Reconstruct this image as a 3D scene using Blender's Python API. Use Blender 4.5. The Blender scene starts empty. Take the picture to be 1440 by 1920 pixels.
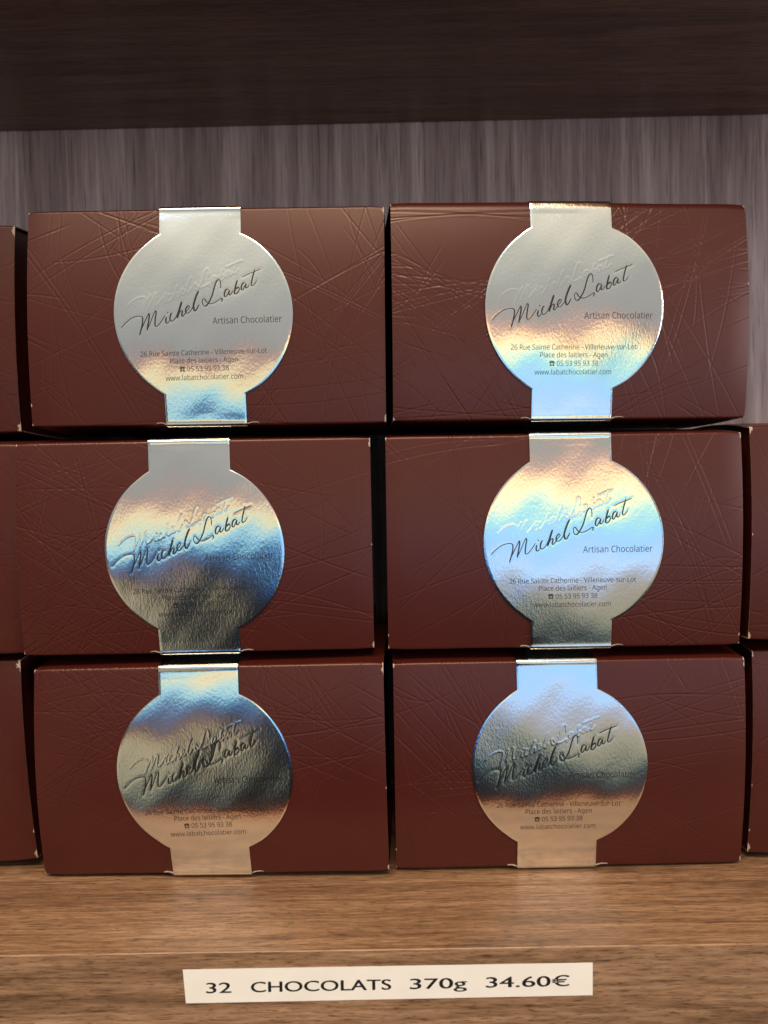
import bpy, os, math
import numpy as np
from mathutils import Matrix, Vector

SC = bpy.context.scene
COL = SC.collection
rng = np.random.default_rng(7)

# ------------------------------------------------------------------ camera
def make_camera():
    p, r, y = 0.0458, -0.01958, -0.00586
    cp, sp, cy, sy = math.cos(p), math.sin(p), math.cos(y), math.sin(y)
    F = Vector((sy * cp, cy * cp, -sp))
    R = Vector((cy, -sy, 0)).normalized()
    U = R.cross(F)
    c, s = math.cos(r), math.sin(r)
    R2, U2 = c * R + s * U, -s * R + c * U
    cd = bpy.data.cameras.new('camera')
    cd.sensor_fit = 'VERTICAL'
    cd.sensor_height = 36.0
    cd.lens = 36.0 * 1441.0 / 1920.0
    cd.clip_start, cd.clip_end = 0.01, 100
    cd.dof.use_dof = True
    cd.dof.focus_distance = 0.386
    cd.dof.aperture_fstop = 9.0
    o = bpy.data.objects.new('camera', cd)
    m = Matrix.Identity(4)
    for i in range(3):
        m[i][0], m[i][1], m[i][2] = R2[i], U2[i], -F[i]
    m[0][3], m[1][3], m[2][3] = 0.0, -0.39, 0.20624
    o.matrix_world = m
    COL.objects.link(o)
    SC.camera = o
make_camera()

# ------------------------------------------------------------------ world: the dim shop behind the photographer
def make_world():
    w = bpy.data.worlds.new('World')
    SC.world = w
    w.use_nodes = True
    nt = w.node_tree
    nt.nodes.clear()
    N = nt.nodes.new
    out, bg = N('ShaderNodeOutputWorld'), N('ShaderNodeBackground')
    tc, sep = N('ShaderNodeTexCoord'), N('ShaderNodeSeparateXYZ')
    nt.links.new(tc.outputs['Generated'], sep.inputs[0])
    noi = N('ShaderNodeTexNoise')
    noi.inputs['Scale'].default_value = 3.2
    noi.inputs['Detail'].default_value = 3
    nt.links.new(tc.outputs['Generated'], noi.inputs['Vector'])
    # elevation, broken up a little by noise
    a = N('ShaderNodeMath'); a.operation = 'MULTIPLY_ADD'
    a.inputs[1].default_value = 0.10
    nt.links.new(noi.outputs[0], a.inputs[0])
    sk = N('ShaderNodeMath'); sk.operation = 'MULTIPLY_ADD'; sk.inputs[1].default_value = -.05
    nt.links.new(sep.outputs['X'], sk.inputs[0]); nt.links.new(sep.outputs['Z'], sk.inputs[2])
    nt.links.new(sk.outputs[0], a.inputs[2])
    b = N('ShaderNodeMath'); b.operation = 'MULTIPLY_ADD'
    b.inputs[1].default_value = 0.5
    b.inputs[2].default_value = 0.475
    nt.links.new(a.outputs[0], b.inputs[0])
    cr = N('ShaderNodeValToRGB')
    e = cr.color_ramp.elements
    def z2(z): return 0.5 + 0.5 * z
    stops = [(-1.0, (.020, .013, .010)), (-.50, (.030, .020, .015)), (-.45, (.045, .032, .024)),
             (-.40, (.36, .28, .18)), (-.20, (.48, .41, .27)), (-.15, (.09, .075, .06)), (-.05, (.06, .055, .06)),
             (.10, (.16, .15, .15)), (.16, (.32, .31, .30)), (.34, (.39, .365, .33)), (.56, (.75, .64, .50)), (1.0, (.95, .78, .58))]
    e[0].position, e[0].color = z2(stops[0][0]), (*stops[0][1], 1)
    e[1].position, e[1].color = z2(stops[-1][0]), (*stops[-1][1], 1)
    for z, c in stops[1:-1]:
        el = e.new(z2(z)); el.color = (*c, 1)
    nt.links.new(b.outputs[0], cr.inputs[0])
    # the dark body of whoever stands in front of the shelf
    ab = N('ShaderNodeMath'); ab.operation = 'ADD'; ab.inputs[1].default_value = 0.03
    nt.links.new(sep.outputs['X'], ab.inputs[0])
    ab2 = N('ShaderNodeMath'); ab2.operation = 'ABSOLUTE'
    nt.links.new(ab.outputs[0], ab2.inputs[0])
    mr = N('ShaderNodeMapRange')
    mr.inputs[1].default_value, mr.inputs[2].default_value = 0.21, 0.27
    sh = N('ShaderNodeMath'); sh.operation = 'MULTIPLY_ADD'; sh.inputs[1].default_value = 1.0; sh.inputs[2].default_value = .37
    nt.links.new(sep.outputs['Z'], sh.inputs[0])          # the figure narrows upwards
    shc = N('ShaderNodeClamp'); shc.inputs[1].default_value = 0; shc.inputs[2].default_value = .12
    nt.links.new(sh.outputs[0], shc.inputs[0])
    ad = N('ShaderNodeMath'); ad.operation = 'ADD'
    gt = N('ShaderNodeMath'); gt.operation = 'GREATER_THAN'; gt.inputs[1].default_value = 0
    nt.links.new(sep.outputs['X'], gt.inputs[0])
    gm = N('ShaderNodeMath'); gm.operation = 'MULTIPLY'
    nt.links.new(gt.outputs[0], gm.inputs[0]); nt.links.new(shc.outputs[0], gm.inputs[1])
    nt.links.new(ab2.outputs[0], ad.inputs[0]); nt.links.new(gm.outputs[0], ad.inputs[1])
    nt.links.new(ad.outputs[0], mr.inputs[0])
    up = N('ShaderNodeMapRange')
    up.inputs[1].default_value, up.inputs[2].default_value = -0.16, 0.0
    nt.links.new(sep.outputs['Z'], up.inputs[0])
    mx = N('ShaderNodeMath'); mx.operation = 'MAXIMUM'
    nt.links.new(mr.outputs[0], mx.inputs[0]); nt.links.new(up.outputs[0], mx.inputs[1])
    mix = N('ShaderNodeMix'); mix.data_type = 'RGBA'
    mix.inputs[6].default_value = (.008, .006, .006, 1)
    nt.links.new(mx.outputs[0], mix.inputs[0])
    nt.links.new(cr.outputs[0], mix.inputs[7])
    nt.links.new(mix.outputs[2], bg.inputs[0])
    bg.inputs[1].default_value = 1.0
    nt.links.new(bg.outputs[0], out.inputs[0])
make_world()

def area(name, loc, size, aim, col, radiance, spread=None):
    d = bpy.data.lights.new(name, 'AREA')
    d.shape = 'RECTANGLE'
    d.size, d.size_y = size
    d.energy = radiance * math.pi * size[0] * size[1]
    d.color = col
    o = bpy.data.objects.new(name, d)
    o.location = loc
    o.rotation_euler = (Vector(aim) - Vector(loc)).to_track_quat('-Z', 'Y').to_euler()
    COL.objects.link(o)
    return o
T = (0, 0, .17)
area('ceiling_lamp', (-.25, -1.15, 1.75), (1.5, .5), T, (1.0, .77, .53), 15.0)
area('side_window', (3.2, -2.3, .75), (2.2, 1.3), (0, .1, .3), (1.0, .95, .97), 4.2)
def far_lamp(name, x0, x1, r0, r1, col, rad):
    Y = -3.4
    z0, z1 = .17 + 3.4 * math.tan(math.radians(r0)), .17 + 3.4 * math.tan(math.radians(r1))
    c = ((x0 + x1) / 2, Y, (z0 + z1) / 2)
    area(name, c, (x1 - x0, z1 - z0), (c[0], 0, c[2]), col, rad)
far_lamp('added_orange_light', -.30, 1.6, 5.2, 9.0, (1.0, .70, .34), 1.45)  # added light, deepens the orange band reflected in the foil
far_lamp('warm_display_lamp', -.35, 1.7, 2.2, 5.1, (1.0, .88, .58), 1.35)
far_lamp('warm_display_lamp', -1.7, -.40, -1.0, 5.0, (1.0, .80, .46), .95)
far_lamp('added_cyan_light', -.35, 2.3, -.6, 2.1, (.26, .80, 1.0), 1.0)  # added strip of light for the foil's cyan between yellow and blue
far_lamp('cool_window', -.35, 2.3, -12.0, -.7, (.28, .58, 1.0), 1.1)
far_lamp('cool_window', -1.7, -.40, -5.2, -.7, (.46, .76, 1.0), .95)
far_lamp('added_rose_light', -1.7, -.75, -2.6, .2, (1.0, .42, .78), 1.0)  # added pink light, tints the left seals between gold and blue

SC.view_settings.view_transform = 'Standard'
SC.view_settings.look = 'None'
SC.view_settings.gamma = 1
SC.view_settings.exposure = 0.1
try: SC.view_settings.use_curve_mapping = False
except Exception: pass

# ------------------------------------------------------------------ helpers
def mat(name):
    m = bpy.data.materials.new(name)
    m.use_nodes = True
    nt = m.node_tree
    return m, nt, nt.nodes['Principled BSDF']

def mesh_np(name, V, quads, mats, parent=None, smooth=True, mi=None, attr=None, tris=None, col=True):
    me = bpy.data.meshes.new(name)
    V = np.asarray(V, np.float32); quads = np.asarray(quads, np.int32)
    nq, k = quads.shape
    me.vertices.add(len(V)); me.vertices.foreach_set('co', V.ravel())
    me.loops.add(nq * k); me.loops.foreach_set('vertex_index', quads.ravel())
    me.polygons.add(nq)
    me.polygons.foreach_set('loop_start', np.arange(0, nq * k, k, dtype=np.int32))
    me.polygons.foreach_set('loop_total', np.full(nq, k, np.int32))
    if mi is not None: me.polygons.foreach_set('material_index', np.asarray(mi, np.int32))
    me.polygons.foreach_set('use_smooth', np.full(nq, smooth, bool))
    me.update(calc_edges=True); me.validate()
    if attr is not None:
        for an, av in attr.items():
            a = me.attributes.new(an, 'FLOAT', 'POINT'); a.data.foreach_set('value', np.asarray(av, np.float32))
    for m in mats: me.materials.append(m)
    o = bpy.data.objects.new(name, me)
    if parent: o.parent = parent
    if col: COL.objects.link(o)
    return o

def obj_py(name, verts, faces, m, parent=None, smooth=False):
    me = bpy.data.meshes.new(name)
    me.from_pydata([tuple(map(float, v)) for v in verts], [], faces)
    me.materials.append(m)
    for p in me.polygons: p.use_smooth = smooth
    me.update()
    o = bpy.data.objects.new(name, me)
    if parent: o.parent = parent
    COL.objects.link(o)
    return o

def grid_quads(nr, nc, off=0):
    i = np.arange(nr - 1)[:, None] * nc + np.arange(nc - 1)[None, :]
    return np.stack([i, i + 1, i + nc + 1, i + nc], -1).reshape(-1, 4) + off

def box_mesh(name, lo, hi, m, bevel=0.0, seg=3):
    import bmesh
    bm = bmesh.new()
    bmesh.ops.create_cube(bm, size=1)
    for v in bm.verts:
        for i in range(3): v.co[i] = lo[i] if v.co[i] < 0 else hi[i]
    if bevel: bmesh.ops.bevel(bm, geom=list(bm.edges), offset=bevel, segments=seg, profile=.5, affect='EDGES')
    me = bpy.data.meshes.new(name); bm.to_mesh(me); bm.free()
    me.materials.append(m)
    o = bpy.data.objects.new(name, me); COL.objects.link(o)
    return o

# ------------------------------------------------------------------ materials
def wood(name, dark, mid, light, axis, rough=.38, fine=1.0, spec=.5, coarse=1.0, mid2=(40, 620, .62), dist=.7, along=6, pal=90, lo=.24, hi=.80, shift=0.0):
    """laminate wood; axis = direction of the grain (0 x, 2 z)"""
    m, nt, bs = mat(name)
    N, L = nt.nodes.new, nt.links.new
    tc = N('ShaderNodeTexCoord')
    def noise(sx, sy, sz, detail=4, rough_=.55, dist=0.0):
        mp = N('ShaderNodeMapping')
        mp.inputs['Scale'].default_value = (sx, sy, sz)
        mp.inputs['Location'].default_value = (shift, shift * 2, shift)
        L(tc.outputs['Object'], mp.inputs[0])
        n = N('ShaderNodeTexNoise')
        n.inputs['Scale'].default_value = 1
        n.inputs['Detail'].default_value = detail
        n.inputs['Roughness'].default_value = rough_
        n.inputs['Distortion'].default_value = dist
        L(mp.outputs[0], n.inputs['Vector'])
        return n.outputs[0]
    def sc(along, across): return tuple(along if i == axis else across for i in range(3))
    n1 = noise(*sc(along, 95 * coarse), 6, .66, dist)
    n2 = noise(*sc(mid2[0], mid2[1]), 3, .6, .2)
    n3 = noise(*sc(pal, 1500 * fine), 3, .65)
    cr = N('ShaderNodeValToRGB')
    e = cr.color_ramp.elements
    e[0].position, e[0].color = lo, (*dark, 1)
    e[1].position, e[1].color = hi, (*light, 1)
    em = e.new(.50); em.color = (*mid, 1)
    a = N('ShaderNodeMath'); a.operation = 'MULTIPLY_ADD'; a.inputs[1].default_value = mid2[2]; a.inputs[2].default_value = -mid2[2] / 2
    L(n2, a.inputs[0])
    b = N('ShaderNodeMath'); b.operation = 'ADD'
    L(n1, b.inputs[0]); L(a.outputs[0], b.inputs[1])
    L(b.outputs[0], cr.inputs[0])
    # dark open pores
    pr = N('ShaderNodeMapRange')
    pr.inputs[1].default_value, pr.inputs[2].default_value = .36, .45
    pr.inputs[3].default_value, pr.inputs[4].default_value = .42, 1.0
    L(n3, pr.inputs[0])
    mx = N('ShaderNodeMix'); mx.data_type = 'RGBA'; mx.blend_type = 'MULTIPLY'
    mx.inputs[0].default_value = 1
    L(cr.outputs[0], mx.inputs[6]); L(pr.outputs[0], mx.inputs[7])
    L(mx.outputs[2], bs.inputs['Base Color'])
    bp = N('ShaderNodeBump'); bp.inputs['Strength'].default_value = .35; bp.inputs['Distance'].default_value = .00012
    L(n3, bp.inputs['Height']); L(bp.outputs[0], bs.inputs['Normal'])
    rr = N('ShaderNodeMapRange'); rr.inputs[3].default_value, rr.inputs[4].default_value = rough - .06, rough + .10
    L(n2, rr.inputs[0]); L(rr.outputs[0], bs.inputs['Roughness'])
    bs.inputs['Specular IOR Level'].default_value = spec
    return m
M_SHELF = wood('walnut_laminate', (.085, .045, .026), (.255, .145, .082), (.45, .285, .178), 0, along=4, coarse=1.25, pal=150, mid2=(65, 760, .75))
M_EDGE = wood('walnut_edge_band', (.095, .050, .028), (.285, .162, .092), (.48, .30, .185), 0, rough=.34, along=6, coarse=1.25, pal=150, mid2=(65, 760, .75), shift=3.7)
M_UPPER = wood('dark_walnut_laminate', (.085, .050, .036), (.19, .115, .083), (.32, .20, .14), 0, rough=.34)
M_BACK = wood('grey_walnut_laminate', (.19, .125, .122), (.46, .340, .335), (.90, .73, .72), 2, rough=.5, coarse=.6, dist=.7, along=2.4, pal=22, mid2=(5, 230, .30))

def card_material():
    m, nt, bs = mat('maroon_card')
    N, L = nt.nodes.new, nt.links.new
    tc = N('ShaderNodeTexCoord')
    n = N('ShaderNodeTexNoise'); n.inputs['Scale'].default_value = 40; n.inputs['Detail'].default_value = 4
    L(tc.outputs['Object'], n.inputs['Vector'])
    cr = N('ShaderNodeValToRGB')
    cr.color_ramp.elements[0].color = (.058, .0092, .0062, 1)
    cr.color_ramp.elements[1].color = (.071, .0114, .0077, 1)
    L(n.outputs[0], cr.inputs[0])
    at = N('ShaderNodeAttribute'); at.attribute_name = 'wear'
    n2 = N('ShaderNodeTexNoise'); n2.inputs['Scale'].default_value = 900; n2.inputs['Detail'].default_value = 3
    L(tc.outputs['Object'], n2.inputs['Vector'])
    ad = N('ShaderNodeMath'); ad.operation = 'ADD'
    L(at.outputs['Fac'], ad.inputs[0]); L(n2.outputs[0], ad.inputs[1])
    mr = N('ShaderNodeMapRange'); mr.inputs[1].default_value, mr.inputs[2].default_value = 1.05, 1.2
    L(ad.outputs[0], mr.inputs[0])
    mx = N('ShaderNodeMix'); mx.data_type = 'RGBA'
    mx.inputs[7].default_value = (.50, .40, .32, 1)
    L(mr.outputs[0], mx.inputs[0]); L(cr.outputs[0], mx.inputs[6])
    L(mx.outputs[2], bs.inputs['Base Color'])
    bs.inputs['Roughness'].default_value = .34
    bs.inputs['Specular Tint'].default_value = (1, .82, .80, 1)
    bs.inputs['Specular IOR Level'].default_value = .56
    n3 = N('ShaderNodeTexNoise'); n3.inputs['Scale'].default_value = 1500; n3.inputs['Detail'].default_value = 3
    L(tc.outputs['Object'], n3.inputs['Vector'])
    bp = N('ShaderNodeBump'); bp.inputs['Strength'].default_value = .12; bp.inputs['Distance'].default_value = .00008
    L(n3.outputs[0], bp.inputs['Height']); L(bp.outputs[0], bs.inputs['Normal'])
    return m
M_CARD = card_material()
def plain(name, col, rough, spec=.5, noise=0.0, scale=300):
    m, nt, bs = mat(name)
    N, L = nt.nodes.new, nt.links.new
    tc = N('ShaderNodeTexCoord'); n = N('ShaderNodeTexNoise'); n.inputs['Scale'].default_value = scale; n.inputs['Detail'].default_value = 4
    L(tc.outputs['Object'], n.inputs['Vector'])
    cr = N('ShaderNodeValToRGB')
    cr.color_ramp.elements[0].position, cr.color_ramp.elements[1].position = .3, .7
    cr.color_ramp.elements[0].color = (*[c * (1 - noise) for c in col], 1)
    cr.color_ramp.elements[1].color = (*[min(1, c * (1 + noise)) for c in col], 1)
    L(n.outputs[0], cr.inputs[0]); L(cr.outputs[0], bs.inputs['Base Color'])
    bs.inputs['Roughness'].default_value = rough
    bs.inputs['Specular IOR Level'].default_value = spec
    return m
M_RIM = plain('cut_card_edge', (.26, .16, .12), .8, .2, .5, 500)
M_PALE = plain('torn_pale_card', (.36, .31, .26), .8, .2, .25, 800)
M_PAPER = plain('cream_label_paper', (.93, .905, .865), .55, .4, .03, 60)
M_BLACK = plain('black_print', (.012, .011, .011), .5, .4, .2, 200)

def foil_material(name, tint, dark=False):
    m = bpy.data.materials.new(name); m.use_nodes = True
    nt = m.node_tree; nt.nodes.clear()
    N, L = nt.nodes.new, nt.links.new
    out = N('ShaderNodeOutputMaterial')
    tc = N('ShaderNodeTexCoord')
    oi = N('ShaderNodeObjectInfo')
    va = N('ShaderNodeVectorMath'); va.operation = 'ADD'
    L(tc.outputs['Object'], va.inputs[0]); L(oi.outputs['Random'], va.inputs[1])
    def noise(scale, detail, sx=1, sz=1, dist=0):
        mp = N('ShaderNodeMapping'); mp.inputs['Scale'].default_value = (scale * sx, scale, scale * sz)
        L(va.outputs[0], mp.inputs[0])
        n = N('ShaderNodeTexNoise'); n.inputs['Scale'].default_value = 1
        n.inputs['Detail'].default_value = detail; n.inputs['Distortion'].default_value = dist
        L(mp.outputs[0], n.inputs['Vector'])
        return n.outputs[0]
    b1 = N('ShaderNodeBump'); b1.inputs['Strength'].default_value = 1; b1.inputs['Distance'].default_value = .00002
    L(noise(240, 1.5, 1.2, .8), b1.inputs['Height'])
    b2 = N('ShaderNodeBump'); b2.inputs['Strength'].default_value = 1; b2.inputs['Distance'].default_value = .000042
    L(noise(820, 2, 1.3, .75, .4), b2.inputs['Height']); L(b1.outputs[0], b2.inputs['Normal'])
    # grating: every colour leaves at its own small angle along the height of the band
    vt = N('ShaderNodeVectorTransform'); vt.vector_type = 'VECTOR'; vt.convert_from = 'OBJECT'; vt.convert_to = 'WORLD'
    vt.inputs[0].default_value = (0, 0, 1)
    def lobe(k, col, rough):
        s = N('ShaderNodeVectorMath'); s.operation = 'SCALE'; s.inputs['Scale'].default_value = k
        L(vt.outputs[0], s.inputs[0])
        a = N('ShaderNodeVectorMath'); a.operation = 'ADD'
        L(b2.outputs[0], a.inputs[0]); L(s.outputs[0], a.inputs[1])
        n = N('ShaderNodeVectorMath'); n.operation = 'NORMALIZE'; L(a.outputs[0], n.inputs[0])
        g = N('ShaderNodeBsdfAnisotropic'); g.distribution = 'GGX'
        g.inputs['Color'].default_value = (*col, 1); g.inputs['Roughness'].default_value = rough
        L(n.outputs[0], g.inputs['Normal'])
        return g.outputs[0]
    def add(a, b):
        s = N('ShaderNodeAddShader'); L(a, s.inputs[0]); L(b, s.inputs[1]); return s.outputs[0]
    w = .50
    r = .17
    if dark:
        sh = add(lobe(0, tuple(c * .55 for c in tint), .25), lobe(.02, tuple(c * .45 for c in tint), .3))
    else:
        t0 = tuple(c * (1 - w) for c in tint)
        sh = lobe(0, t0, .11)
        sh = add(sh, lobe(-.020, (w * tint[0], w * .12, 0), r))
        sh = add(sh, lobe(.008, (0, w * .80 * tint[1], w * .1), r))
        sh = add(sh, lobe(.027, (0, w * .08, w * .9 * tint[2]), r))
    L(sh, out.inputs['Surface'])
    return m
M_FOIL = foil_material('holographic_foil', (.88, .885, .88))
M_INK = foil_material('black_foil_print', (.085, .082, .08), True)
M_GREY_INK = foil_material('grey_foil_print', (.13, .12, .11), True)

# ------------------------------------------------------------------ structure
o = box_mesh('shelf', (-.8, -.0630, -.19), (.8, .151, 0), M_SHELF, .0003, 2)
eb = box_mesh('edge_band', (-.8, -.0642, -.19), (.8, -.0631, .0004), M_EDGE, .0005, 3)
eb.parent = o
o['kind'] = 'structure'; o['label'] = 'warm brown walnut laminate shelf the maroon boxes stand on'
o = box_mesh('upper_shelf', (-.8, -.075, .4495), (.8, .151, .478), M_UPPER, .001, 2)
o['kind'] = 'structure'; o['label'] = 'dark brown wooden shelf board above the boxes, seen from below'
o = box_mesh('back_panel', (-.8, .1515, -.19), (.8, .168, .478), M_BACK)
o['kind'] = 'structure'; o['label'] = 'grey brown wooden back panel with vertical grain behind the boxes'
for nm, x in (('side_wall', -.816), ('side_wall', .800)):
    o = box_mesh(nm, (x, -.075, -.19), (x + .016, .168, .478), M_BACK)
    o['kind'] = 'structure'; o['label'] = 'wooden side of the shelf unit'

# ------------------------------------------------------------------ signature strokes (units of medallion radius)
A = lambda pts: [((910 + x / 9.6 - 1076) / 169, (576.4 - 490 - y / 9.6) / 169) for x, y in pts]
Bq = lambda pts: [((1050 + x / 9.6 - 1076) / 169, (576.4 - 480 - y / 9.6) / 169) for x, y in pts]
STROKES = [
    (A([(95,1055),(180,965),(300,880),(420,850),(480,862),(497,905),(488,985),(468,1070),(430,1195)]), 1.0),
    (A([(450,1120),(520,980),(590,845),(612,805),(618,850),(606,930),(590,1010),(570,1112)]), 1.1),
    (A([(580,1085),(640,960),(700,820),(735,762),(745,800),(730,880),(718,980),(722,1038),(750,1042),(800,1000),(860,920),(905,850)]), 1.0),
    (A([(930,882),(916,940),(922,988),(948,990),(985,950)]), 1.15),
    (A([(962,792),(948,812)]), 1.2),
    (A([(1050,815),(1022,815),(998,870),(992,930),(1012,958),(1052,945),(1100,890),(1140,800)]), 1.1),
    (A([(1215,612),(1185,700),(1150,810),(1125,912)]), 1.5),
    (A([(1130,890),(1180,795),(1214,772),(1220,800),(1206,858),(1222,882),(1252,850),(1300,790)]), 1.1),
    (A([(1272,795),(1320,760),(1350,710),(1330,690),(1292,730),(1276,790),(1300,825),(1345,810),(1400,740),(1440,650)]), 1.0),
    (Bq([(182,525),(140,610),(95,730),(80,810),(97,878),(127,870),(185,770)]), 1.4),
    (Bq([(580,492),(583,420),(570,350),(540,330),(500,380),(470,460),(430,600),(390,690),(340,770),(300,805),(262,790),(245,735),(255,680),(282,672),(312,720),(352,755),(400,765),(470,745),(540,705),(588,672),(604,685),(592,740)]), 1.0),
    (Bq([(742,535),(712,512),(678,520),(652,570),(645,630),(672,650),(712,590),(742,528),(727,590),(738,620),(770,600),(805,535)]), 1.15),
    (Bq([(885,352),(855,450),(830,560),(838,602),(880,590),(915,530),(905,482),(870,500),(845,530)]), 1.25),
    (Bq([(1040,425),(1018,402),(984,414),(957,470),(955,528),(985,530),(1020,460),(1042,418),(1032,470),(1042,500),(1070,490),(1098,440)]), 1.15),
    (Bq([(1205,170),(1170,280),(1145,380),(1135,440),(1150,466),(1190,440),(1240,370)]), 1.0),
    (Bq([(980,300),(1080,250),(1200,205),(1312,160)]), 1.0),
]
def catmull(P, step):
    P = np.array(P, float)
    Q = np.vstack([2 * P[0] - P[1], P, 2 * P[-1] - P[-2]])
    out = []
    for i in range(1, len(Q) - 2):
        n = max(2, int(np.linalg.norm(Q[i + 1] - Q[i]) / step))
        t = np.linspace(0, 1, n, endpoint=False)[:, None]
        p0, p1, p2, p3 = Q[i - 1], Q[i], Q[i + 1], Q[i + 2]
        out.append(.5 * (2 * p1 + (p2 - p0) * t + (2 * p0 - 5 * p1 + 4 * p2 - p3) * t**2 + (3 * p1 - p0 - 3 * p2 + p3) * t**3))
    out.append(P[-1:])
    return np.vstack(out)
SIG = [(catmull(s, .006), w) for s, w in STROKES]
A0 = ((910 + 95 / 9.6 - 1076) / 169, (576.4 - 490 - 1055 / 9.6) / 169)
A1 = ((910 + 225 / 9.6 - 1076) / 169, (576.4 - 490 - 670 / 9.6) / 169)
EMB = [(np.stack([A1[0] + .815 * (s[:, 0] - A0[0]), A1[1] + .775 * (s[:, 1] - A0[1])], -1), w) for s, w in SIG]

# ------------------------------------------------------------------ box cross-section
H, W, D, BOT = .10896, .18, .112, .0016
def profile(bulge, tilt, top_b, rtop):
    """closed outline of the sleeve: bottom (back to front), front (up), top, back"""
    st = .0003
    def seg(n): return np.linspace(0, 1, n, endpoint=False)
    q = seg(int(D / st)); bot = np.stack([D * (1 - q), -BOT * (1 - (2 * q - 1)**2)], -1)
    t = seg(int(H / st)); z = H * t
    fr = np.stack([tilt * (z - H / 2) - bulge * (1 - (2 * t - 1)**2), z], -1)
    y0, y1 = -tilt * H / 2, tilt * H / 2
    bot[:, 0] += y0 * q
    q = seg(int(D / st)); top = np.stack([y1 + (D - y1) * q, H + top_b * (1 - (2 * q - 1)**2)], -1)
    t = seg(int(H / st)); back = np.stack([D + .002 * (1 - (2 * t - 1)**2), H * (1 - t)], -1)
    P = np.vstack([bot, fr, top, back])
    n = len(P); i0 = len(bot); i1 = i0 + len(fr)
    win = np.full(n, int(.0011 / st))
    k = np.arange(n); wt = int(rtop / st)
    dd = np.abs(k - i1)
    win = np.maximum(win, np.clip(wt - np.maximum(dd - wt, 0), 1, wt))
    cs = np.vstack([np.zeros((1, 2)), np.cumsum(np.vstack([P, P, P]), 0)])
    lo, hi = n + k - win, n + k + win + 1
    S = (cs[hi] - cs[lo]) / (2 * win + 1)[:, None]
    d = np.linalg.norm(np.roll(S, -1, 0) - S, axis=1)
    s = np.concatenate([[0], np.cumsum(d)])[:-1]
    tan = np.roll(S, -1, 0) - np.roll(S, 1, 0)
    tan /= np.linalg.norm(tan, axis=1)[:, None]
    nor = np.stack([-tan[:, 1], tan[:, 0]], -1)
    return dict(S=S, s=s, nor=nor, s0=s[i0], s1=s[i1], total=s[-1] + d[-1])
def at(pf, s):
    s = np.asarray(s)
    y = np.interp(s, pf['s'], pf['S'][:, 0]); z = np.interp(s, pf['s'], pf['S'][:, 1])
    ny = np.interp(s, pf['s'], pf['nor'][:, 0]); nz = np.interp(s, pf['s'], pf['nor'][:, 1])
    l = np.hypot(ny, nz)
    return y, z, ny / l, nz / l

# embossed criss-cross lines: one big sheet of die lines, each box is cut from another spot of it
def line_sheet(seed, mirror, n):
    g = np.random.default_rng(seed)
    hubs = g.uniform([-.10, -.01], [.10, .12], (14, 2))
    L = []
    for k in range(n):
        a = hubs[g.integers(len(hubs))] + g.normal(0, .014, 2)
        th = g.uniform(0, math.pi)
        if g.random() < .45: th = g.choice([.15, .5, 1.2, 1.9, 2.6]) + g.normal(0, .12)
        ln0, ln1 = g.uniform(.012, .11), g.uniform(.01, .10)
        d = np.array([math.cos(th), math.sin(th)])
        L.append((a - d * ln0, a + d * ln1, g.normal(0, .0042), g.uniform(.45, 1.0)))
        if g.random() < .3:
            off = np.array([-d[1], d[0]]) * g.uniform(.002, .004)
            L.append((a - d * ln0 + off, a + d * ln1 + off * g.uniform(.2, 1.6), g.normal(0, .0042), g.uniform(.45, 1.0)))
    if mirror is not None:
        M = []
        for a, b, c, w in L:
            fl = lambda p: np.array([2 * mirror - p[0], p[1]])
            if min(a[0], b[0]) > mirror + .10: M.append((a, b, c, w)); continue
            M.append((a, b, c, w)); M.append((fl(a), fl(b), -c, w))
        L = M
    return L
def line_height(X, Z, L):
    h = np.zeros_like(X)
    for a, b, bow, w in L:
        d = b - a; ln = np.linalg.norm(d); d = d / ln
        u = (X - a[0]) * d[0] + (Z - a[1]) * d[1]
        v = -(X - a[0]) * d[1] + (Z - a[1]) * d[0] - bow * 4 * (u / ln) * (1 - u / ln)
        m = (u > -.001) & (u < ln + .001) & (np.abs(v) < .0016)
        if not m.any(): continue
        f = np.clip(np.minimum(u[m], ln - u[m]) / .008, 0, 1)
        hh = -w * f * np.exp(-(v[m] / .00040)**2) + .35 * w * f * np.exp(-((v[m]) / .00085)**2)
        h[m] += hh
    return np.clip(h, -1.2, .6) * .00016

def font_of(*names):
    d = os.path.join(bpy.utils.resource_path('LOCAL'), 'datafiles', 'fonts')
    for n in names:
        try:
            return bpy.data.fonts.load(os.path.join(d, n), check_existing=True)
        except Exception:
            pass
    return None
F_SANS = font_of('NotoSansMath-Regular.woff2')
F_SYM = font_of('NotoSansSymbols2-Regular.woff2')
def text_geo(body, font, bold=0.0):
    """flat letters as (verts Nx2, faces), measured from the left edge and base line"""
    c = bpy.data.curves.new('letters', 'FONT'); c.body = body; c.resolution_u = 5
    if font: c.font = font
    c.offset = bold
    o = bpy.data.objects.new('letters', c); COL.objects.link(o)
    dg = bpy.context.evaluated_depsgraph_get()
    me = bpy.data.meshes.new_from_object(o.evaluated_get(dg))
    V = np.zeros(len(me.vertices) * 3); me.vertices.foreach_get('co', V); V = V.reshape(-1, 3)[:, :2]
    Fc = [tuple(p.vertices) for p in me.polygons]
    bpy.data.objects.remove(o); bpy.data.curves.remove(c); bpy.data.meshes.remove(me)
    V = V - [V[:, 0].min(), 0]
    return V, Fc
def cap_height(font):
    V, _ = text_geo('H', font); return V[:, 1].max()
CAP = cap_height(F_SANS)
def fit_text(body, x0, x1, base, cap, font=F_SANS, capf=None, bold=0.0):
    V, Fc = text_geo(body, font, bold)
    V = V * [(x1 - x0) / V[:, 0].max(), cap / (capf or CAP)] + [x0, base]
    return V, Fc
LINES_A = [fit_text('Artisan Chocolatier', .105, .875, -.127, .072)]
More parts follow.
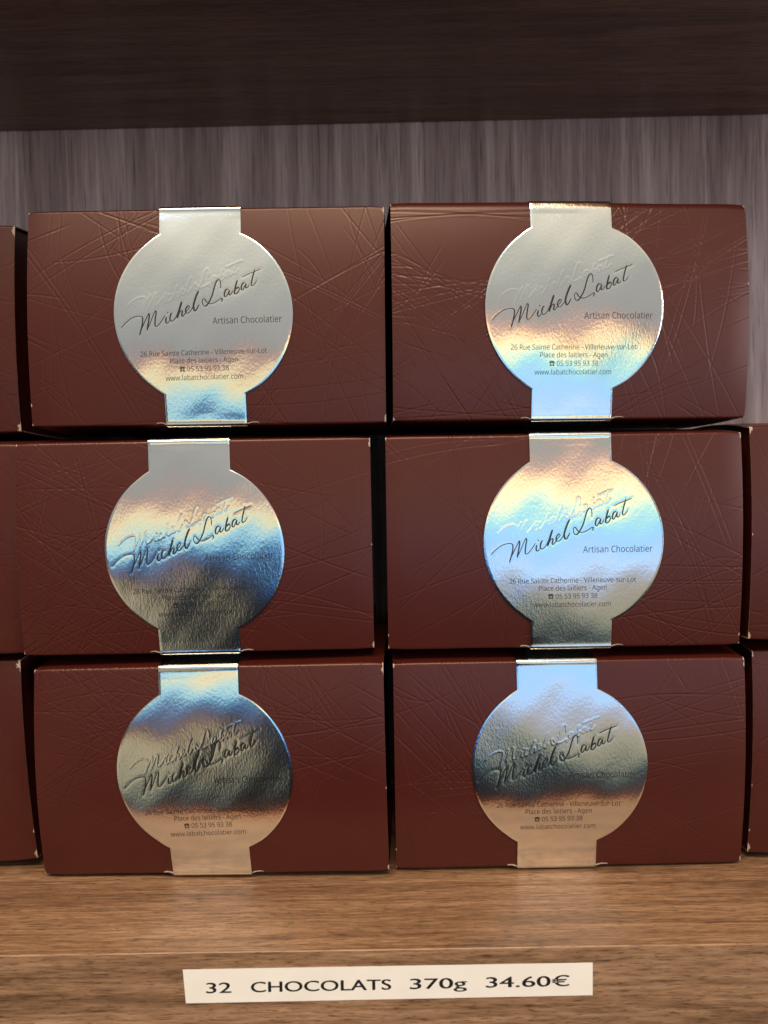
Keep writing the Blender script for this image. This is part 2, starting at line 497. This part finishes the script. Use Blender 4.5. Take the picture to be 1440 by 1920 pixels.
def phone():
    if F_SYM:
        V, Fc = text_geo('\u260e', F_SYM)
        if len(V) > 12:
            V = V - V.min(0); V = V / V.max(0) * [.062, .058] + [-.285, -.642]
            return V, Fc
    V = np.array([(-.285, -.642), (-.223, -.642), (-.228, -.618), (-.245, -.600), (-.263, -.600), (-.280, -.618)])
    return V, [tuple(range(6))]
LINES_B = [fit_text('26 Rue Sainte Catherine - Villeneuve-sur-Lot', -.717, .697, -.462, .056),
           fit_text('Place des laitiers - Agen', -.388, .372, -.548, .056),
           phone(), fit_text('05 53 95 93 38', -.200, .266, -.640, .056),
           fit_text('www.labatchocolatier.com', -.449, .418, -.735, .056)]
def merge(parts):
    VV, FF, n = [], [], 0
    for V, Fc in parts:
        VV.append(V); FF += [tuple(i + n for i in f) for f in Fc]; n += len(V)
    return np.vstack(VV), FF

# ------------------------------------------------------------------ one chocolate box
def chocolate_box(label, cx, cz, yaw=0, roll=0, y=0, tilt=0, bulge=.0036, top_b=.0042, rtop=.0012, seed=1, mirror=None,
                  med=(0, 0), R=.0450, skew=0.0, step=.00036, fstep=.00026, wear=(), lines=80, wave=1.0, lean=0.0):
    g = np.random.default_rng(seed + 100)
    root = bpy.data.objects.new('chocolate_box', None); COL.objects.link(root)
    root.empty_display_size = .02
    # the root sits at the middle of the front edge plane, at the foot of the box
    root.location = (cx - math.sin(roll) * H / 2 * -1 * 0, y, cz - H / 2)
    root.rotation_euler = (0, roll, yaw)
    root['label'] = label; root['category'] = 'chocolate box'; root['group'] = 'maroon chocolate boxes stacked on the shelf'
    pf = profile(bulge, tilt, top_b, rtop)
    # sleeve -------------------------------------------------
    s0, s1 = pf['s0'], pf['s1']
    rows = np.concatenate([np.arange(0, s0 - .004, .004), np.arange(s0 - .004, s1 + .008, step), np.arange(s1 + .008, pf['total'], .004)])
    nc = int(W / step) + 1
    xs = np.linspace(-W / 2, W / 2, nc)
    yy, zz, ny, nz = at(pf, rows)
    X = np.broadcast_to(xs[None, :], (len(rows), nc)).copy()
    Zs = np.broadcast_to((rows - s0)[:, None], X.shape)
    h = line_height(X, Zs, line_sheet(seed, mirror, lines))
    # gentle unevenness of the board
    for k in range(5):
        fx, fz, ph = g.uniform(-60, 60), g.uniform(-50, 50), g.uniform(0, 6.28)
        h += .00007 * np.sin(fx * X + fz * Zs + ph)
    # the panel pulls in a touch at its open ends
    h -= .0006 * np.clip((np.abs(X) - W / 2 + .012) / .012, 0, 1)**2
    V = np.stack([X, yy[:, None] + ny[:, None] * h, zz[:, None] + nz[:, None] * h], -1)
    nr = len(rows)
    ed = W / 2 - np.abs(X)
    hn = g.normal(0, 1, X.shape)
    wr = .62 * np.exp(-(ed / .0005)**2)
    cornerd = np.minimum(np.abs(Zs), np.abs(Zs - (s1 - s0)))
    wr = wr * (.55 + .45 * np.exp(-(cornerd / .004)**2)) + .55 * np.exp(-((ed**2 + cornerd**2) / .0011**2))
    for (sx, t, rad) in wear:
        wr += .8 * np.exp(-(((X - sx * W / 2)**2 + (Zs - t * (s1 - s0))**2) / rad**2))
    q = grid_quads(nr, nc)
    q = np.vstack([q, np.stack([(nr - 1) * nc + np.arange(nc - 1), (nr - 1) * nc + np.arange(1, nc), np.arange(1, nc), np.arange(nc - 1)], -1)])
    VV = [V.reshape(-1, 3)]; QQ = [q]; MI = [np.zeros(len(q), int)]; WR = [wr.ravel()]
    n = nr * nc
    inner = {}
    for side, j in ((-1, 0), (1, nc - 1)):
        outer = V[:, j]
        inn = outer - np.stack([np.zeros(nr), ny, nz], -1) * .00055
        deep = inn - np.array([side * .0028, 0, 0])
        ring = np.vstack([outer, inn, inn, deep])
        VV.append(ring); WR.append(np.zeros(len(ring)))
        i = np.arange(nr); k = (i + 1) % nr
        f1 = np.stack([i, k, nr + k, nr + i], -1) + n
        f2 = np.stack([2 * nr + i, 2 * nr + k, 3 * nr + k, 3 * nr + i], -1) + n
        if side > 0: f1, f2 = f1[:, ::-1], f2[:, ::-1]
        QQ += [f1, f2]; MI += [np.ones(nr, int), np.zeros(nr, int)]
        n += len(ring); inner[side] = deep
    sl = mesh_np('sleeve', np.vstack(VV), np.vstack(QQ), [M_CARD, M_RIM], root, True, np.concatenate(MI), {'wear': np.concatenate(WR)})
    for side in (-1, 1):
        P = inner[side][::3] + np.array([side * .0006, 0, 0]); m = len(P)
        c = P.mean(0) + np.array([side * .0004, 0, 0])
        f = [(m, i, (i + 1) % m) if side < 0 else (m, (i + 1) % m, i) for i in range(m)]
        obj_py('end_panel', np.vstack([P, c]), f, M_CARD, root)
    # foil band with its round seal ---------------------------------
    Lf = s1 - s0
    mx, mz = med; sm = s0 + Lf / 2 + mz
    tabw = .455 * R
    ph = g.uniform(0, 6.28, 12)
    def wavy(x, v):
        a = wave
        return (a * .00016 * np.sin(x * 55 + v * 28 + ph[0]) + a * .00014 * np.sin(-x * 30 + v * 75 + ph[1])
                + a * .00007 * np.sin(x * 120 + v * 130 + ph[2]) + a * .00006 * np.sin(-x * 160 + v * 90 + ph[3]) + a * .000022 * np.sin(x * 310 - v * 260 + ph[4]))
    def ridge(u, v, strokes, sig):
        h = np.zeros_like(u)
        for P, w in strokes:
            lo, hi = P.min(0) - .05, P.max(0) + .05
            m = (u > lo[0]) & (u < hi[0]) & (v > lo[1]) & (v < hi[1])
            if not m.any(): continue
            um, vm = u[m], v[m]
            best = np.full(um.shape, 9.0)
            for p in P[::1]:
                best = np.minimum(best, (um - p[0])**2 + (vm - p[1])**2)
            h[m] = np.maximum(h[m], np.exp(-best / sig**2))
        return h
    def loc(x, s):
        u = (x - mx) / R; v = (s - sm) / R
        c, sn = math.cos(lean), math.sin(lean)
        return c * u + sn * v, -sn * u + c * v
    def unloc(u, v):
        c, sn = math.cos(lean), math.sin(lean)
        return mx + R * (c * u - sn * v), sm + R * (sn * u + c * v)
    def lift(s):
        base = .00085
        return base + .0004 * np.exp(-((s - s1) / .0013)**2) + .0003 * np.exp(-((s - s0) / .0013)**2)
    def foil_h(x, s):
        u, v = loc(x, s)
        fade = np.clip((.0 + np.minimum(s - s0, s1 - s)) / .006, 0, 1)
        return lift(s) + wavy(x, s - s0) * fade + ridge(u, v, EMB, .0100) * .00005 - ridge(u, v, SIG, .020) * .00004
    brow = np.concatenate([np.arange(s0 - .035, s0 - .004, .003), np.arange(s0 - .004, s1 + .004, fstep), np.arange(s1 + .004, s1 + .050, .003)])
    vv = (brow - sm) / R
    half = np.where(np.abs(vv) < .89, np.sqrt(np.clip(1 - vv**2, 0, 1)), 0) * R
    half = np.maximum(half, tabw)
    # soften the inner corners of the seal a little
    nb = int(2 * R / fstep) + 1
    uu = np.linspace(-1, 1, nb)
    cxs = mx + skew * vv * R - math.sin(lean) * (brow - sm)
    cxs = cxs + np.where(np.abs(vv) > .89, -.018 * R, -.018 * R * np.clip((np.abs(vv) - .80) / .09, 0, 1))
    BX = cxs[:, None] + half[:, None] * uu[None, :]
    BS = np.broadcast_to(brow[:, None], BX.shape)
    fh = foil_h(BX, BS)
    by, bz, bny, bnz = at(pf, brow)
    # the cut edge curls down to the card
    edge = (1 - np.abs(uu))[None, :] * half[:, None]
    fh2 = fh - .00010 * np.exp(-(edge / .0006)**2)
    BV = np.stack([BX, by[:, None] + bny[:, None] * fh2, bz[:, None] + bnz[:, None] * fh2], -1)
    nbr = len(brow)
    bq = grid_quads(nbr, nb)
    VV, QQ, n = [BV.reshape(-1, 3)], [bq], nbr * nb
    # board thickness along the outline
    nn = np.stack([np.zeros(nbr), bny, bnz], -1)
    for j, fl in ((0, False), (nb - 1, True)):
        o1 = BV[:, j]; o2 = o1 - nn * .00042
        VV.append(np.vstack([o1, o2])); i = np.arange(nbr - 1)
        f = np.stack([i, i + 1, nbr + i + 1, nbr + i], -1) + n
        QQ.append(f[:, ::-1] if fl else f); n += 2 * nbr
    band = mesh_np('foil_band', np.vstack(VV), np.vstack(QQ), [M_FOIL], root, True)
    # print ------------------------------------------------------
    def onto(V2, lift_mm):
        x, s = unloc(V2[:, 0], V2[:, 1])
        hh = foil_h(x, s) + lift_mm * .001
        y_, z_, ny_, nz_ = at(pf, s)
        return np.stack([x, y_ + ny_ * hh, z_ + nz_ * hh], -1)
    for nm, lines_, mt in (('trade_lettering', LINES_A, M_GREY_INK), ('address_lettering', LINES_B, M_GREY_INK)):
        V2, Fc = merge(lines_)
        obj_py(nm, onto(V2, .035), Fc, mt, band)
    VV, FF, n = [], [], 0
    for k, (P, w) in enumerate(SIG):
        d = np.gradient(P, axis=0); d /= np.linalg.norm(d, axis=1)[:, None] + 1e-9
        nrm = np.stack([-d[:, 1], d[:, 0]], -1)
        m = len(P); t = np.linspace(0, 1, m)
        slant = np.clip(-d[:, 1] * .8 - d[:, 0] * .35, 0, 1)
        wd = (.0048 + .0032 * slant) * w * np.clip(.55 + np.minimum(t, 1 - t) * m * .12, 0, 1)
        for sgn, l in ((-1, .012), (0, .075), (1, .012)):
            VV.append(onto(P + nrm * (sgn * wd)[:, None], l + k * .004))
        for r in range(2):
            for i in range(m - 1):
                a = n + r * m + i
                FF.append((a, a + m, a + m + 1, a + 1))
        n += 3 * m
    obj_py('signature', np.vstack(VV), FF, M_INK, band, True)
    # half-moon slit beside the band at the foot of the face --------------------
    for side in (-1, 1):
        x0 = cxs[np.argmin(abs(brow - s0 - .001))] + side * (tabw + .0002)
        t = np.linspace(0, 1, 14)
        ln = .0050 if side < 0 else .0062
        x = x0 + side * ln * t
        dz = .0004 + .0012 * (1 - t)**2 * 0 + .0011 * np.sin(t * 2.6) * .6
        out = .0006 * (1 - t)**.6 + .0001
        sq = s0 + dz
        y_, z_, ny_, nz_ = at(pf, sq)
        r1 = np.stack([x, y_ + ny_ * out, z_ + nz_ * out], -1)
        r2 = r1 + np.array([0, 0, .0003])
        r3 = np.stack([x, y_ + .0006, z_ + .0005], -1)
        r4 = r1 + np.array([0, .0008, -.0001])
        f = []
        for a, b in ((0, 1), (1, 2), (2, 3), (3, 0)):
            for i in range(13):
                f.append((a * 14 + i, b * 14 + i, b * 14 + i + 1, a * 14 + i + 1) if side < 0 else (a * 14 + i, a * 14 + i + 1, b * 14 + i + 1, b * 14 + i))
        f += [(0, 14, 28, 42), (13, 55, 41, 27)]
        obj_py('slit_edge', np.vstack([r1, r2, r3, r4]), f, M_PALE, root)
    return root

G = dict
BOXES = [
    G(label='topmost maroon box of left full stack, seal pale yellow grey with blue foot', cx=-.0903, cz=.2886, yaw=-.0136, roll=.009, y=.0018, tilt=.028,
      med=(-.0008, .0010), R=.0449, seed=11, wear=[(1, .02, .0016), (1, .98, .0014), (-1, .1, .0009)], lean=.018),
    G(label='topmost maroon box of the right full stack, rounded upper edge glowing copper', cx=.0931, cz=.2877, yaw=.0519, roll=.0065, y=.0015, tilt=.0122,
      med=(.0008, .0010), R=.0449, seed=23, mirror=-.052, bulge=.0044, rtop=.0045, wear=[(1, .62, .0006), (-1, .0, .001)]),
    G(label='middle maroon box of the left full stack, its seal gold above and dark below', cx=-.0987, cz=.1722, yaw=.0087, roll=-.0002, y=.0011, tilt=.003,
      med=(.0003, -.0012), R=.0453, seed=37, mirror=-.064, wear=[(1, .02, .0014), (1, .97, .0014), (1, .5, .0005)], lean=.026),
    G(label='middle maroon box of the right full stack, its seal mostly sky blue', cx=.0886, cz=.1715, yaw=.0066, roll=.0047, y=.0009, tilt=-.0018,
      med=(.0041, .0004), R=.0453, seed=41, wear=[(-1, .07, .0008), (1, .98, .0008), (1, .05, .0008)]),
    G(label='bottom maroon box of left full stack, seal blue on top, near black at right', cx=-.0932, cz=.0569, yaw=-.0292, roll=-.0085, y=-.0013, tilt=-.013, bulge=.0046,
      med=(-.0022, .0008), R=.0449, seed=53, mirror=-.050, top_b=.0036, wear=[(1, .97, .002), (1, .42, .0007), (1, .02, .001)], lean=.028),
    G(label='bottom maroon box of right full stack, seal blue on top over dark brown', cx=.0904, cz=.0561, yaw=.0103, roll=.0037, y=.0012, tilt=-.0256,
      med=(-.0057, .0002), R=.0449, seed=67, top_b=.0036, wear=[(-1, .99, .001), (-1, .1, .0007), (1, .02, .0008), (1, .97, .001)]),
    G(label='maroon box cut off by the left picture edge, highest of the three there', cx=-.2842, cz=.2884, yaw=.0, roll=.004, y=.0190, tilt=.012, seed=71, step=.0006, fstep=.0006,
      wear=[(1, .02, .003), (1, .97, .003)]),
    G(label='maroon box cut off by left picture edge, touching the middle of the left stack', cx=-.2800, cz=.1728, yaw=.0, roll=.004, y=.0058, tilt=.01, seed=83, step=.0006, fstep=.0006),
    G(label='maroon box cut off by left picture edge, on the shelf with split white corner', cx=-.2814, cz=.0561, yaw=.0, roll=-.038, y=.0105, tilt=-.02, seed=97, step=.0006, fstep=.0006,
      wear=[(1, .98, .0035), (1, .03, .0022), (1, .15, .001)], top_b=.0036),
    G(label='maroon box cut off by the right picture edge, upper of the two there', cx=.2726, cz=.1733, yaw=.0, roll=.004, y=.0, tilt=-.0, seed=103, step=.0006, fstep=.0006,
      wear=[(-1, .99, .0022), (-1, .5, .0008), (-1, .02, .0018)]),
    G(label='maroon box cut off by the right picture edge, standing on the wooden shelf', cx=.2765, cz=.0568, yaw=.0, roll=.012, y=.0078, tilt=-.02, seed=109, step=.0006, fstep=.0006,
      wear=[(-1, .98, .001), (-1, .35, .0007), (-1, .03, .0024), (-1, .12, .0008)], top_b=.0036),
]
for b in BOXES: chocolate_box(**b)

# ------------------------------------------------------------------ price label on the shelf front
def price_label():
    Yf = -.0642
    c = [(-.0937, -.0070), (.0851, -.0068), (.0850, -.0214), (-.0928, -.0222)]
    t = .00016
    vs = [(x, Yf - .00005, z) for x, z in c] + [(x, Yf - t, z) for x, z in c]
    f = [(4, 7, 6, 5), (0, 1, 2, 3)] + [(i, 4 + i, 4 + (i + 1) % 4, (i + 1) % 4) for i in range(4)]
    o = obj_py('price_label', vs, f, M_PAPER)
    o['label'] = 'cream paper price strip stuck on the shelf front reading 32 CHOCOLATS 370g 34.60 euro'
    o['category'] = 'price label'
    capf = cap_height(None)
    # pixel measures along the strip, left edge 0 to right edge 1
    x0, x1 = -.0935, .0851
    U = lambda px: x0 + (px - 344) / (1113 - 344) * (x1 - x0)
    parts = []
    for body, a, b in (('32', 386.5, 433), ('CHOCOLATS', 471, 734), ('370g', 770, 876), ('34.60€', 913, 1069)):
        V, Fc = fit_text(body, U(a), U(b), 0, .0046, None, capf, .0)
        zb = -.0178 + (V[:, 0] - x0) / (x1 - x0) * .0008
        for k, (dx, dz) in enumerate(((0, 0), (.00016, .00003), (-.00016, -.00003))):      # a heavy print
            parts.append((np.stack([V[:, 0] + dx, V[:, 1] + zb + dz, np.full(len(V), Yf - t - .00003 - k * .00001)], -1), Fc))
    V, Fc = merge(parts)
    obj_py('price_lettering', V[:, [0, 2, 1]], Fc, M_BLACK, o)
price_label()
